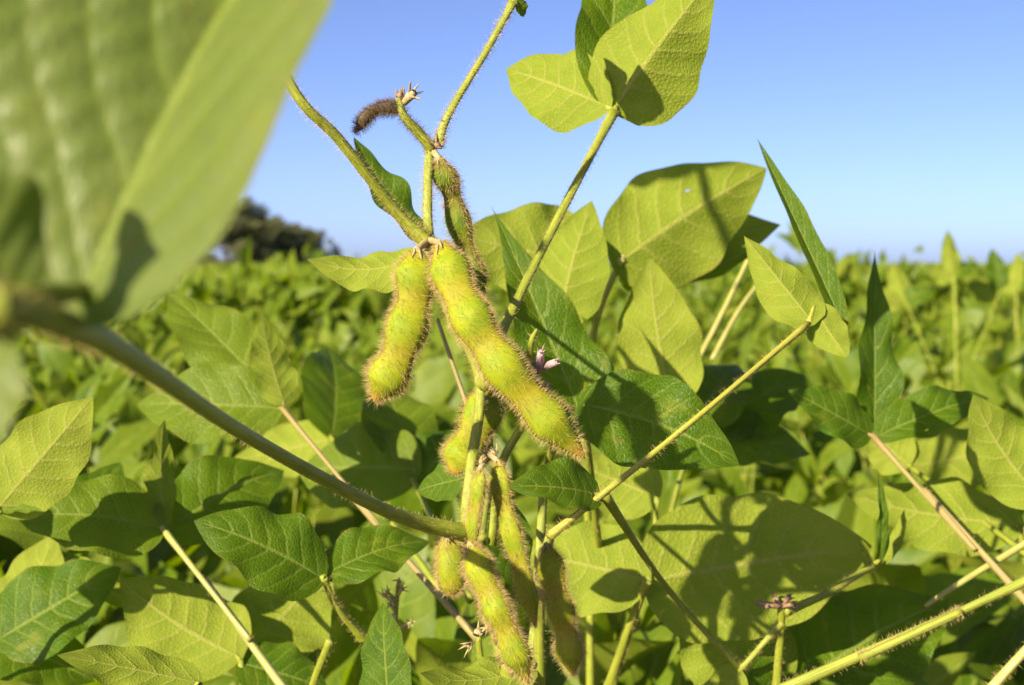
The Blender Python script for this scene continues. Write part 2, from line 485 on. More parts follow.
def add_pod(mb, pts, R0, face, seeds=3, thick=0.66, hair=1800, hlen=0.0022, mi=0, hmi=1, seed=0, beak=0.15, hthick=0.000062, neck=0.12):
    m, k = 96, 28
    path = catmull(pts, m)
    t, nn, b = frames(path, face)
    s = np.linspace(0, 1, m)
    r = np.random.default_rng(seed)
    env = np.clip(s / neck, 0, 1) ** 0.75 * np.clip((1 - s) / beak, 0, 1) ** 0.68
    env = np.where(s < neck, 0.34 + 0.66 * env, env)
    env[-1] = 0.05
    # bulges for the beans
    c = (np.arange(seeds) + 0.55) / (seeds + 0.12)
    wv = np.zeros(m)
    for q in c:
        wv = np.maximum(wv, np.exp(-((s - q) / (0.33 / seeds)) ** 2))
    Rw = R0 * env * (0.72 + 0.28 * wv)
    Rt = R0 * thick * env * (0.44 + 0.68 * wv)
    ang = np.linspace(0, 2 * np.pi, k, endpoint=False)
    ca, sa = np.cos(ang), np.sin(ang)
    seam = 1 + 0.06 * np.exp(-(sa / 0.16) ** 2)
    # angle 0 and pi lie on the edges (b axis), +-pi/2 on the faces (nn axis)
    ring = b[:, None, :] * (ca * seam)[None, :, None] * Rw[:, None, None] + nn[:, None, :] * (np.sign(sa) * np.abs(sa) ** 0.9)[None, :, None] * Rt[:, None, None]
    V = path[:, None, :] + ring
    uv = np.stack(np.meshgrid(wv - 1.6 * np.clip((s - 0.93) / 0.07, 0, 1), ang / (2 * np.pi), indexing='ij'), -1)
    mb.add(V.reshape(-1, 3), ring_faces(m, k), uv.reshape(-1, 2), mi)
    # hairs: all over, thicker along the two seams
    cnt = int(hair * 1.25)
    x = r.uniform(0.0, 1.0, cnt) * (m - 1.5)
    i = x.astype(int)
    th = r.uniform(0, 2 * np.pi, cnt)
    sel = r.random(cnt) < 0.50
    th[sel] = np.where(r.random(sel.sum()) < 0.5, 0, np.pi) + r.normal(0, 0.28, sel.sum())
    pos = path[i] + b[i] * (np.cos(th) * Rw[i])[:, None] + nn[i] * (np.sin(th) * Rt[i])[:, None]
    nor = b[i] * (np.cos(th) / np.maximum(Rw[i], 1e-5))[:, None] + nn[i] * (np.sin(th) / np.maximum(Rt[i], 1e-5))[:, None]
    nor /= np.linalg.norm(nor, axis=1)[:, None] + 1e-9
    nor += t[i] * np.clip((s[i] - 0.93) * 12, 0, 1.2)[:, None]
    nor /= np.linalg.norm(nor, axis=1)[:, None]
    add_hairs(mb, pos, nor, t[i], hlen, hthick, hmi, seed + 5, lean=0.25, messy=0.32)


def add_calyx(mb, at, direction, size, seed=0, mi=0, lobes=5, spread=0.5):
    """withered cup with narrow lobes"""
    r = np.random.default_rng(seed)
    d = nrm(direction)
    s1 = nrm(np.cross(d, [0.3, 0.5, 0.81]))
    s2 = np.cross(d, s1)
    add_tube(mb, [at - d * size * 0.25, at, at + d * size * 0.25], [size * 0.16, size * 0.3, size * 0.27], 8, 6, mi)
    for q in range(lobes):
        a = q * 2 * np.pi / lobes + r.uniform(-0.4, 0.4)
        o = s1 * np.cos(a) + s2 * np.sin(a)
        ln = size * r.uniform(0.5, 1.0)
        p0 = at + o * size * 0.22
        p1 = p0 + d * ln * 0.5 + o * ln * spread * 0.5
        p2 = p1 + d * ln * 0.5 + o * ln * spread * r.uniform(0.2, 0.7)
        add_tube(mb, [p0, p1, p2], [size * 0.10, size * 0.085, size * 0.01], 6, 7, mi)


# ------------------------------------------------------------------ tagging
def tag(o, label=None, cat=None, group=None, kind=None):
    if label:
        o['label'] = label
    if cat:
        o['category'] = cat
    if group:
        o['group'] = group
    if kind:
        o['kind'] = kind
    return o


class Plant:
    def __init__(s, label, ground, name='soybean_plant', group=None):
        s.root = bpy.data.objects.new(name, None)
        COL.objects.link(s.root)
        s.off = np.array([ground[0], ground[1], 0.0])
        s.root.location = s.off
        s.root.empty_display_size = 0.05
        tag(s.root, label, 'plant', group)
        s.seed = int(abs(ground[0] * 1000) + abs(ground[1] * 777))
        s.path = None

    def stem(s, pts, r0=0.0032, r1=0.0012, hair=900, mat=None):
        """pts: upper part as points; the ground point is added"""
        g = s.off + np.array([0, 0, -0.01])
        top = [np.asarray(p) for p in pts]
        low = top[-1]
        mids = [g * (1 - a) + low * a + np.array([0.008 * math.sin(9 * a), 0.006 * math.cos(7 * a), 0]) for a in (0.35, 0.7)]
        mids += [g * (1 - a) + low * a for a in (0.86, 0.93, 0.97)]
        allp = [g] + mids + top[::-1]
        mb = MB()
        s.path = add_tube(mb, allp, [r0, r0 * 0.85, r0 * 0.7, r1 * 1.25, r1 * 1.1, r1, r1 * 0.9], 12, 90, 0, hair * 1.7, 0.0016, 0.000062, 1, s.seed, 0.06)
        return mb.build('stem', [mat or M_STEM, M_HAIR], s.root, s.off)

    def near_stem(s, z):
        i = np.argmin(np.abs(s.path[:, 2] - z))
        return s.path[i]

    def trifoliate(s, end, attach=None, leaflets=(), via=(), r=0.0011, hair=260, mat=None, label=None, res=(34, 17), leaf_mat=None, hlen=0.0012, drop=0.10):
        """a leaf: its stalk is the part, its leaflets are sub-parts"""
        s.seed += 13
        e = P(*end) if len(end) == 3 and not isinstance(end, np.ndarray) else end
        if attach is None:
            a = s.near_stem(e[2] - drop)
            k = 0.45
            via_p = [a * (1 - k) + e * k + np.array([0, 0, -0.008])]
        else:
            a = P(*attach) if not isinstance(attach, np.ndarray) else attach
            via_p = [P(*q) for q in via]
        mb = MB()
        pts = [a] + via_p + [e]
        add_tube(mb, pts, [r * 1.5, r * 1.25, r * 1.05, r * 1.0, r * 0.95, r * 0.9, r * 0.9, r * 0.9, r * 0.88, r * 0.9, r * 1.25], 10, 34, 0, hair * 1.7, hlen * 1.2, 0.000062, 1, s.seed, 0.08)
        lb = []
        for sp in leaflets:
            b3 = P(*sp['b'])
            lb.append(b3)
            add_tube(mb, [e, e * 0.5 + b3 * 0.5, b3], [r * 0.95, r * 0.75, r * 0.5], 8, 7, 0)
        st = mb.build('trifoliate_leaf', [mat or M_STEM, M_HAIR], s.root, s.off)
        if label:
            st['label'] = label
        for q, sp in enumerate(leaflets):
            m2 = MB()
            spec_leaf(m2, sp, s.seed + q * 7, res)
            m2.build('leaflet', leaf_mat or M_LEAF, st, s.off)
        return st

    def pod(s, pix, hw, seeds, hang=None, mat=None, hmat=None, hair=1800, roll=0.0, label=None, calyx=True, hlen=0.0020, thick=0.66, stalk=None):
        s.seed += 17
        pts = [P(*p) for p in pix]
        d = np.mean([p[2] for p in pix])
        R0 = hw / F * d
        mid = pts[len(pts) // 2]
        t = nrm(pts[-1] - pts[0])
        v = nrm(CAM - mid)
        n0 = nrm(v - np.dot(v, t) * t)
        face = n0 * math.cos(R(roll)) + np.cross(t, n0) * math.sin(R(roll))
        mb = MB()
        add_pod(mb, pts, R0, face, seeds, thick, hair, hlen, 0, 1, s.seed)
        o = mb.build('pod', [mat or M_POD, hmat or M_HAIR], s.root, s.off)
        if label:
            o['label'] = label
        if calyx:
            m2 = MB()
            d0 = nrm(pts[1] - pts[0])
            add_calyx(m2, pts[0], d0, max(R0 * 0.75, 0.0018), s.seed)
            if stalk is not None:
                add_tube(m2, [P(*stalk), pts[0]], [0.0009, 0.0007], 8, 6)
            m2.build('calyx', [M_DRY], o, s.off)
        return o


def lf(bx, by, bd, tx, ty, td, w, roll=0, under=False, fold=17, bend=0.05, curl=0.05, corr=0.016, wave=0.034, asym=0.0, broad=0.55, twist=0.0, sharp=0.95, skew=0.21, pucker=0.0, straight=False):
    return dict(straight=straight, skew=skew, pucker=pucker, b=(bx, by, bd), t=(tx, ty, td), w=w, roll=roll, under=under, fold=fold, bend=bend, curl=curl, corr=corr, wave=wave, asym=asym, broad=broad, twist=twist, sharp=sharp)


def spec_leaf(mb, sp, seed, res=(34, 17)):
    b, t = P(*sp['b']), P(*sp['t'])
    T = nrm(t - b)
    mid = (b + t) / 2
    V = nrm(CAM - mid)
    N0 = nrm(V - np.dot(V, T) * T)
    S = np.cross(T, N0)
    if S[2] < 0:
        S = -S
    rr = R(sp['roll'])
    N = N0 * math.cos(rr) + S * math.sin(rr)
    if sp['under']:
        N = -N
    d = (sp['b'][2] + sp['t'][2]) / 2
    fo = R(sp['fold'])
    wid = sp['w'] / F * d / max(0.25, math.cos(rr)) / max(0.4, math.cos(fo))
    add_leaf(mb, b, t, N, wid, fo, sp['bend'], sp['curl'], res[0], res[1], sp['corr'], sp['wave'], sp['asym'], seed, sp['broad'], twist=sp['twist'], sharp=sp['sharp'], skew=sp['skew'], pucker=sp['pucker'], straight=sp['straight'])


# ================================================================== the main plant with the pods
GM = P(520, 700, 0.372)
main = Plant('soybean plant in sharp focus with hairy yellow-green pods hanging from its upright stem', (GM[0] + 0.02, GM[1] + 0.01))
main.stem([P(430, 148, .352), P(428, 190, .352), P(430, 238, .351), P(447, 305, .362), P(480, 380, .366), P(471, 470, .354), P(468, 530, .353),
           P(490, 610, .366), P(512, 700, .372)], 0.0030, 0.00115, 2600)
# big blurred leaf close to the lens
main.trifoliate((-12, 306, .113), (470, 534, .351), [
    lf(84, 290, .130, 420, -262, .154, 256, 36, False, 37, 0.03, 0.0, 0.008, 0.010, broad=0.45, skew=0.40, pucker=0.0034),
    lf(14, 296, .120, -110, 60, .115, 130, 10, False, 20, 0.06),
    lf(-14, 330, .117, -40, 500, .112, 100, 30, False, 15, 0.08)],
    via=[(390, 512, .335), (250, 438, .288), (130, 358, .175), (55, 322, .124)], r=0.00145, hair=650, label='blurred leaf reaching towards the lens', res=(110, 71), hlen=0.0010, leaf_mat=M_LEAFP)
# top right leaf on its long stalk
main.trifoliate((614, 112, .400), (482, 388, .364), [
    lf(606, 106, .401, 506, 69, .425, 78, 12, True, 12, -0.05, 0.0, broad=0.62),
    lf(616, 106, .401, 712, -22, .400, 104, 10, True, 30, -0.05, 0.0, broad=0.42, wave=0.03),
    lf(610, 100, .404, 622, -70, .43, 74, -10, False, 25, -0.03, 0.1, wave=0.03)],
    via=[(503, 330, .362), (560, 215, .382)], r=0.00118, hair=1000, mat=M_STEM, label='leaf raised against the sky on a long hairy stalk')
# upper left stalk; its leaf is above the frame
main.trifoliate((120, -420, .345), (428, 243, .349), [
    lf(118, -430, .345, 20, -640, .35, 120, 20), lf(110, -424, .345, -60, -450, .35, 90, 20), lf(126, -426, .345, 240, -560, .36, 90, 20)],
    via=[(398, 213, .347), (340, 140, .338), (286, 76, .333), (205, -120, .335)], r=0.00128, hair=1500)
# upper right stalk, leaf above the frame
main.trifoliate((513, 3, .362), (437, 147, .352), [
    lf(515, -4, .362, 530, -50, .365, 26, 30), lf(517, 1, .362, 524, 17, .365, 12, 30, fold=30), lf(508, -4, .362, 490, -60, .37, 30, 30)],
    via=[(450, 112, .353), (486, 52, .358)], r=0.00088, hair=700)
# lower right stalk
main.trifoliate((808, 324, .392), (548, 537, .358), [
    lf(811, 320, .392, 744, 236, .407, 50, 20, True, 26, -0.05, 0.0, 0.008, broad=0.42, sharp=1.1),
    lf(814, 306, .394, 848, 357, .386, 38, 10, True, 26, 0.05, 0.0, 0.006, broad=0.5, sharp=0.9),
    lf(841, 320, .400, 757, 138, .42, 21, 35, False, 40, 0.0, 0.0, 0.004, wave=0.004, sharp=1.1, straight=True)],
    via=[(600, 496, .356), (700, 415, .364)], r=0.00080, hair=500, mat=M_STREAK, label='brown-streaked stalk with a leaf standing on edge')
# side leaves of the main plant
main.trifoliate((585, 412, .415), (486, 372, .366), [
    lf(580, 414, .415, 492, 202, .43, 80, 20, False, 22, 0.02, 0.05, 0.006, broad=0.5, sharp=1.7)],
    via=[(545, 400, .395)], r=0.0008, hair=100)
main.trifoliate((416, 256, .366), (429, 245, .352), [lf(414, 258, .366, 307, 259, .37, 40, 35, True, 22, 0.14, 0.0)], r=0.0007, hair=60)
main.trifoliate((420, 238, .385), (430, 246, .353), [lf(418, 238, .385, 354, 137, .40, 34, 50, False, 20, -0.02, 0.0, 0.004, asym=0.15)], r=0.0007, hair=60)
main.trifoliate((600, 496, .357), (586, 507, .356), [lf(596, 494, .358, 508, 486, .347, 48, 30, False, 26, 0.08, 0.02)], r=0.0008, hair=80)
main.trifoliate((470, 478, .385), (475, 500, .362), [lf(466, 478, .385, 416, 491, .39, 36, 30, False, 12)], r=0.0007, hair=50)
main.trifoliate((489, 488, .392), (482, 540, .362), [lf(490, 492, .392, 524, 606, .385, 46, 30, False, 16, 0.03)], r=0.0007, hair=50)
main.trifoliate((534, 664, .372), (505, 655, .370), [lf(532, 668, .372, 419, 676, .36, 40, 45, True, 12, 0.08)], r=0.0008, hair=120)
main.trifoliate((392, 735, .40), None, [lf(390, 722, .40, 382, 602, .41, 52, -15, False, 10, 0.05)], r=0.0008, hair=50)
# thin bare stalk behind the pods
mb = MB()
add_tube(mb, [P(437, 318, .40), P(452, 362, .40), P(468, 408, .395), P(480, 440, .37)], [0.0005, 0.0006, 0.0007], 8, 16)
mb.build('bare_stalk', [M_RED], main.root, main.off)
mb = MB()
add_tube(mb, [P(540, 402, .352), P(520, 430, .362), P(500, 470, .364), P(492, 545, .364)], [0.0009, 0.0010, 0.0011], 8, 16, 0, 250, 0.0012)
mb.build('side_branch', [M_STEM, M_HAIR], main.root, main.off)
mb = MB()
add_tube(mb, [P(556, 436, .375), P(545, 480, .385), P(541, 530, .385), P(533, 640, .375), P(520, 720, .374)], [0.0009, 0.0012, 0.0013], 10, 20, 0, 250, 0.0012)
mb.build('side_branch', [M_STEM, M_HAIR], main.root, main.off)
mb = MB()
add_tube(mb, [P(552, 530, .372), P(540, 580, .37), P(540, 690, .374)], [0.0012, 0.0014, 0.0014], 10, 16, 0, 300, 0.0012)
mb.build('side_branch', [M_STEM, M_HAIR], main.root, main.off)

main.pod([(417, 250, .338), (414, 300, .335), (398, 356, .333), (374, 402, .335)], 20, 3, hair=3000, label='three-seeded pod hanging on the left', stalk=(427, 241, .349))
main.pod([(440, 243, .336), (467, 310, .329), (512, 378, .326), (585, 458, .328)], 20.5, 4, hair=4200, label='long four-seeded pod hanging across the stem', stalk=(430, 240, .349))
main.pod([(439, 158, .350), (452, 196, .356), (466, 250, .360), (484, 302, .362)], 15, 3, mat=M_PODD, hair=2400, roll=50, label='green pod behind the upper stem', stalk=(432, 150, .352))
main.pod([(492, 388, .372), (480, 420, .369), (466, 450, .368), (452, 474, .366)], 19, 2, hair=1800, label='pod half hidden behind the stem')
main.pod([(492, 378, .374), (488, 410, .374), (482, 445, .374), (478, 470, .374)], 11, 2, mat=M_PODG, hair=900, calyx=False)
main.pod([(481, 468, .346), (477, 495, .346), (473, 522, .347), (471, 546, .349)], 8.5, 2, mat=M_PODG, hair=900, roll=40, thick=.5, stalk=(484, 455, .36))
main.pod([(497, 460, .352), (503, 505, .350), (520, 565, .350), (536, 628, .352)], 11, 3, mat=M_PODG, hair=1800, roll=30, thick=.5, stalk=(488, 452, .36))
main.pod([(470, 544, .342), (488, 590, .338), (506, 630, .337), (529, 684, .340)], 14.5, 3, hair=3200, roll=20, label='long pod at the bottom of the frame')
main.pod([(448, 538, .362), (451, 558, .362), (452, 578, .362), (450, 596, .362)], 14, 1, mat=M_PODG, hair=1400)
main.pod([(546, 545, .364), (556, 590, .360), (566, 632, .359), (573, 676, .360)], 14.5, 3, mat=M_PODG, hair=2200, roll=30, label='pod in half shade on the lower right')
# the tip of the stem: dead flower cluster
mb = MB()
add_tube(mb, [P(433, 150, .352), P(418, 132, .351), P(404, 116, .350), P(398, 98, .350)], [0.0013, 0.00125, 0.0010, 0.0008], 10, 20, 0, 700, 0.0015, 0.00007, 1, 5)
fs = mb.build('flower_stalk', [M_STEM, M_HAIRD], main.root, main.off)
mb = MB()
add_calyx(mb, P(400, 97, .350), nrm(P(398, 70, .35) - P(400, 97, .35)), 0.0034, 3, spread=0.25)
mb.build('withered_flower', [M_DRYD], fs, main.off)
mb = MB()
add_tube(mb, [P(404, 103, .350), P(411, 95, .348)], [0.0008, 0.0011], 8, 5)
add_calyx(mb, P(412, 94, .348), nrm(P(428, 84, .345) - P(410, 96, .35)), 0.0032, 8, spread=0.8)
mb.build('withered_flower', [M_DRY], fs, main.off)
mb = MB()
add_calyx(mb, P(437, 146, .350), np.array([0.1, -0.5, 0.6]), 0.0026, 12, lobes=6, spread=1.3)
mb.build('withered_flower', [M_DRYD], fs, main.off)
main.pod([(402, 110, .350), (385, 107, .350), (369, 114, .350), (355, 133, .350)], 5.6, 2, mat=M_DARK, hmat=M_HAIRD, hair=1500, calyx=False, hlen=0.0017, thick=.6, label='shrivelled dark hairy pod at the stem tip')
# pinkish dead flowers beside the long pod
mb = MB()
add_tube(mb, [P(530, 402, .352), P(536, 388, .345), P(538, 370, .338)], [0.0008, 0.0007, 0.0006], 8, 10, 0, 60)
fl = mb.build('flower_stalk', [M_STEM, M_HAIR], main.root, main.off)
mb = MB()
add_tube(mb, [P(536, 374, .338), P(530, 356, .336), P(532, 340, .334), P(537, 329, .333)], [0.0007, 0.0008, 0.0007, 0.0003], 8, 12, 0, 40)
mb.build('bract', [M_STEM, M_HAIR], fl, main.off)
for (x, y, tx, ty, sz, mt) in ((539, 370, 541, 352, .0017, M_PINK), (543, 368, 556, 362, .0016, M_PINK), (535, 370, 527, 370, .0015, M_DRY), (538, 384, 548, 386, .0017, M_DRY), (536, 378, 534, 388, .0015, M_DRY)):
    mb = MB()
    a_, b_ = P(x, y, .337), P(tx, ty, .333)
    add_tube(mb, [P(537, 374, .338), a_, a_ * .5 + b_ * .5, b_], [0.0004, 0.0008, 0.0010, 0.0008], 8, 9)
    add_calyx(mb, b_, nrm(b_ - a_), sz, int(x + y), lobes=4, spread=0.5)
    mb.build('withered_flower', [mt], fl, main.off)
for (x, y, d, sz) in ((478, 633, .362, .0034), (470, 645, .360, .0028), (488, 628, .366, .0028), (496, 452, .352, .0022), (481, 462, .348, .002), (445, 535, .360, .0024)):
    mb = MB()
    add_calyx(mb, P(x, y, d), nrm(rng.normal(0, 1, 3) + np.array([0, -0.4, 0.4])), sz, int(x + y), spread=0.7)
    mb.build('withered_flower', [M_DRY], main.root, main.off)

# ================================================================== neighbours a hand's width behind
def neighbour(label, gpix, top, **k):
    g = P(*gpix)
    p = Plant(label, (g[0], g[1]))
    p.stem([P(*q) for q in top], hair=500, **k)
    return p


def low_leaves(p, n, seed):
    """leaves lower down the stem, under the canopy"""
    r = np.random.default_rng(seed)
    for q in range(n):
        z = 0.28 + 0.22 * (q + r.uniform(0, .8)) / n
        a = p.near_stem(z)
        az = q * 2.4 + r.uniform(-.5, .5)
        st = wild_trifoliate(a - p.off, az, r, 0.055 + 0.02 * r.random(), (14, 9), 1.0)
        st_o = st[0].build('trifoliate_leaf', [M_STEM, M_HAIR], p.root)
        for b in st[1]:
            b.build('leaflet', M_LEAF, st_o)


def wild_trifoliate(a, az, r, size, res, el=1.0, up=0.6, sunb=0.75, petl=None, young=False):
    """stalk MB and three leaflet MBs for a leaf growing from point a towards azimuth az"""
    out = np.array([math.cos(az), math.sin(az), 0])
    pl = petl or r.uniform(0.09, 0.17)
    e = a + out * pl * 0.55 + np.array([0, 0, pl * 0.75 * el])
    mb = MB()
    add_tube(mb, [a, a * 0.5 + e * 0.5 + np.array([0, 0, -0.01]) + out * 0.006, e], [0.0013, 0.0011, 0.0009], 6, 9)
    N0 = nrm(np.array([0, 0, up]) + SUN * sunb + r.normal(0, 0.42, 3))
    side = nrm(np.cross(N0, out))
    fw = nrm(np.cross(side, N0))
    res_l = []
    for k, ang in ((0, 0.0), (1, 1.25), (-1, -1.25)):
        dr = nrm(fw * math.cos(ang) + side * math.sin(ang) + np.array([0, 0, r.uniform(0.5, 1.4) if young else r.uniform(-0.6, 0.25)]))
        b = e + (dr * 0.016 if k == 0 else dr * 0.004)
        L = size * r.uniform(0.85, 1.2) * (1.0 if k == 0 else 0.92)
        N = nrm(N0 + r.normal(0, 0.25, 3))
        add_tube(mb, [e, b + dr * 0.002], [0.0009, 0.0006], 5, 3)
        m2 = MB()
        add_leaf(m2, b, b + dr * L, N, L * (r.uniform(0.42, 0.55) if young else r.uniform(0.52, 0.68)), r.uniform(0.5, 0.9) if young else r.uniform(0.05, 0.5), r.uniform(0.0, 0.09), r.uniform(0, 0.15), res[0], res[1], 0.008, 0.02, 0.12 * k, int(r.integers(1e6)), broad=0.55, sharp=r.uniform(0.95, 1.35), twist=r.uniform(-0.3, 0.3))
        res_l.append(m2)
    return mb, res_l


# --- plant behind the stem, pale leaves against the sky
p2 = neighbour('soybean plant behind the pods whose pale leaf undersides rise against the sky', (600, 560, .56), [(590, 372, .54), (584, 440, .545), (590, 560, .555)])
p2.trifoliate((622, 258, .52), (585, 372, .54), [
    lf(620, 262, .52, 767, 168, .53, 116, 0, True, 20, -0.03, 0.0, broad=0.48),
    lf(632, 258, .545, 779, 226, .56, 62, 10, True, 15, -0.03),
    lf(624, 268, .545, 752, 256, .565, 58, -35, True, 14, 0.02, 0.0)],
    via=[(600, 310, .53)], r=0.00125, hair=200, mat=M_PALE, label='leaf with its pale veined underside showing against the sky')
p2.trifoliate((600, 270, .515), (588, 400, .543), [
    lf(598, 268, .51, 456, 236, .50, 104, 12, True, 10, -0.03),
    lf(560, 322, .475, 592, 202, .485, 76, 10, True, 14, 0.02)],
    r=0.001, hair=60)
p2.trifoliate((672, 408, .484), (612, 470, .548), [
    lf(672, 402, .482, 650, 258, .490, 84, 8, True, 6, 0.02, 0.0, 0.006),
    lf(672, 402, .60, 745, 395, .64, 70, 30, False, 10)], r=0.001, hair=60)
mb = MB()
add_tube(mb, [P(690, 375, .60), P(720, 318, .61), P(751, 254, .62)], [0.0012, 0.0012, 0.001], 8, 14)
lk = mb.build('trifoliate_leaf', [M_PALE], p2.root, p2.off)
m2 = MB(); spec_leaf(m2, lf(751, 254, .62, 742, 205, .66, 40, 60, True), 77); m2.build('leaflet', M_LEAF, lk, p2.off)
mb = MB()
add_tube(mb, [P(712, 360, .66), P(738, 312, .67), P(764, 276, .68)], [0.0012, 0.0011, 0.001], 8, 14)
lk = mb.build('trifoliate_leaf', [M_PALE], p2.root, p2.off)
m2 = MB(); spec_leaf(m2, lf(764, 276, .68, 722, 262, .70, 26, 50, False), 78); m2.build('leaflet', M_LEAF, lk, p2.off)
low_leaves(p2, 5, 21)

# --- plant with the broad shaded leaves
p3 = neighbour('soybean plant beside the pods with two broad pale leaves crossed by shadows', (618, 640, .50), [(640, 600, .445), (612, 690, .46)])
p3.trifoliate((648, 580, .440), (606, 695, .462), [
    lf(652, 580, .446, 872, 546, .452, 150, 6, True, 12, 0.03, 0.0, 0.010, wave=0.012, broad=0.5, sharp=0.85),
    lf(644, 578, .445, 518, 548, .455, 92, 20, True, 8, 0.0, 0.0, 0.006, broad=0.5)],
    via=[(630, 625, .448)], r=0.00125, hair=260, mat=M_STEM, label='pale leaf undersides in dappled shadow', res=(44, 21))
p3.trifoliate((583, 410, .392), (600, 560, .46), [lf(585, 405, .390, 740, 463, .381, 98, 22, False, 10, 0.05, 0.06, broad=0.5)],
    via=[(592, 480, .425)], r=0.001, hair=100, res=(44, 21))
p3.trifoliate((657, 500, .47), (630, 600, .46), [lf(656, 496, .47, 574, 462, .475, 72, 20, True, 8)], via=[(652, 550, .468)], r=0.0009, hair=60)
main.trifoliate((742, 672, .42), (604, 494, .3565), [lf(742, 676, .42, 800, 730, .43, 60, 40, False)], via=[(665, 585, .40)], r=0.0009, hair=160, mat=M_STEM)
p3.trifoliate((696, 434, .58), (660, 560, .50), [
    lf(700, 432, .58, 806, 372, .60, 72, 35, False, 10),
    lf(692, 428, .56, 735, 360, .60, 70, 25, False, 14),
    lf(700, 440, .57, 812, 452, .58, 50, 40, False, 12)], via=[(680, 480, .55)], r=0.001, hair=60)
low_leaves(p3, 4, 31)

# --- right hand plant
p4 = neighbour('soybean plant at right with one narrow leaf pointing straight up above two spread leaflets', (1050, 690, .46), [(1030, 560, .43), (1042, 700, .44)])
p4.trifoliate((873, 436, .480), (1036, 612, .43), [
    lf(868, 434, .480, 788, 390, .475, 46, 35, False, 14, 0.06, 0.0, 0.008),
    lf(874, 430, .487, 873, 250, .50, 40, 30, False, 28, 0.03, -0.03, 0.006, broad=0.6, sharp=1.5),
    lf(878, 436, .480, 990, 395, .49, 44, 30, False, 20, 0.08, 0.06)],
    via=[(925, 490, .462), (975, 550, .445)], r=0.00085, hair=200, mat=M_RED, label='three-leaflet leaf on a thin reddish stalk')
p4.trifoliate((912, 468, .55), (1034, 560, .46), [
    lf(914, 466, .55, 1030, 438, .55, 62, 15, True, 8),
    lf(908, 464, .55, 862, 428, .555, 50, 10, True, 6)], r=0.0009, hair=60)
p4.trifoliate((1020, 530, .49), (1034, 600, .45), [lf(1016, 524, .49, 846, 496, .50, 70, 30, True, 8, 0.02), ], r=0.001, hair=60, mat=M_STEM)
p4.trifoliate((1045, 505, .45), (1040, 590, .44), [lf(1042, 500, .45, 972, 395, .455, 72, 20, True, 10), lf(1050, 480, .46, 1110, 380, .47, 70, 20, False)], r=0.001, hair=60)
p4.trifoliate((1045, 572, .335), (770, 695, .340), [lf(1050, 565, .335, 1130, 480, .34, 90, 30, False)],
    via=[(960, 612, .334), (860, 658, .335)], r=0.00105, hair=1000, mat=M_STEM, label='thick hairy stalk slanting across the corner', hlen=0.0010)
mb = MB()
add_tube(mb, [P(920, 610, .48), P(965, 580, .47), P(1040, 535, .45)], [0.0008, 0.001, 0.0012], 8, 14)
mb.build('bare_stalk', [M_PALE], p4.root, p4.off)
mb = MB()
add_tube(mb, [P(1035, 640, .39), P(985, 695, .39)], [0.0012, 0.0014], 8, 10, 0, 150)
mb.build('bare_stalk', [M_PALE, M_HAIR], p4.root, p4.off)
low_leaves(p4, 4, 41)

# --- bottom right: the plant with a budding tip
p5 = neighbour('soybean plant low at right ending in a small cluster of brown buds', (790, 720, .43), [(782, 598, .415), (780, 640, .42), (776, 700, .425)])
p5.trifoliate((872, 566, .44), (784, 612, .416), [lf(880, 560, .44, 879, 472, .44, 11, 20, False, 30), lf(872, 570, .44, 862, 540, .44, 12, 0, True), lf(884, 562, .445, 906, 508, .45, 14, 10, True)],
    via=[(830, 592, .425)], r=0.0011, hair=220)
p5.trifoliate((742, 668, .418), (782, 622, .418), [lf(738, 672, .418, 690, 740, .42, 50, 30, True)], r=0.0009, hair=120)
p5.trifoliate((795, 700, .46), None, [
    lf(790, 694, .46, 948, 600, .48, 130, 25, False, 10, 0.02, 0, 0.006),
    lf(780, 690, .46, 680, 600, .47, 110, 15, True, 8),
    lf(800, 705, .46, 940, 690, .47, 80, 30, False, 8)], r=0.001, hair=60, drop=0.13)
for (x, y, dx, dy, sz) in ((768, 606, -14, -6, .0028), (776, 600, -3, -14, .0030), (788, 598, 12, -6, .0028), (793, 604, 14, 2, .0026), (758, 603, -10, -8, .002)):
    mb = MB()
    add_tube(mb, [P(782, 606, .415), P(x, y, .413)], [0.0007, 0.0008], 6, 4)
    add_calyx(mb, P(x, y, .413), nrm(P(x + dx, y + dy, .408) - P(x, y, .413)), sz, int(x), lobes=4, spread=0.2)
    mb.build('flower_bud', [M_DRYD], p5.root, p5.off)
low_leaves(p5, 3, 51)

# --- left: leaf trio on the long bare stalk
p6 = neighbour('soybean plant left of the pods holding a dark leaf trio on a long thin stalk', (490, 700, .44), [(478, 636, .425), (485, 700, .43)], r1=0.001)
p6.trifoliate((282, 408, .50), (478, 640, .425), [
    lf(278, 408, .50, 135, 403, .51, 78, 30, False, 14, 0.06),
    lf(284, 402, .50, 261, 315, .51, 42, 25, True, 10),
    lf(276, 398, .52, 168, 290, .55, 74, 30, False, 12, 0.04)],
    via=[(350, 495, .475), (420, 575, .45)], r=0.00075, hair=120, mat=M_RED, label='dark leaf trio on a long thin stalk')
p6.trifoliate((412, 478, .56), (470, 600, .46), [
    lf(415, 470, .56, 296, 470, .58, 86, 30, False, 10),
    lf(412, 462, .57, 380, 380, .60, 70, 30, False, 10),
    lf(420, 480, .56, 470, 430, .58, 60, 30, False, 10)], r=0.0009, hair=60)
p6.trifoliate((330, 436, .62), (440, 590, .50), [
    lf(328, 440, .62, 232, 462, .63, 52, 25, True, 8), lf(332, 436, .62, 330, 345, .66, 72, 30, False, 14), lf(336, 438, .62, 405, 380, .65, 60, 30, True)], r=0.0009, hair=60, mat=M_STEM)
low_leaves(p6, 4, 61)

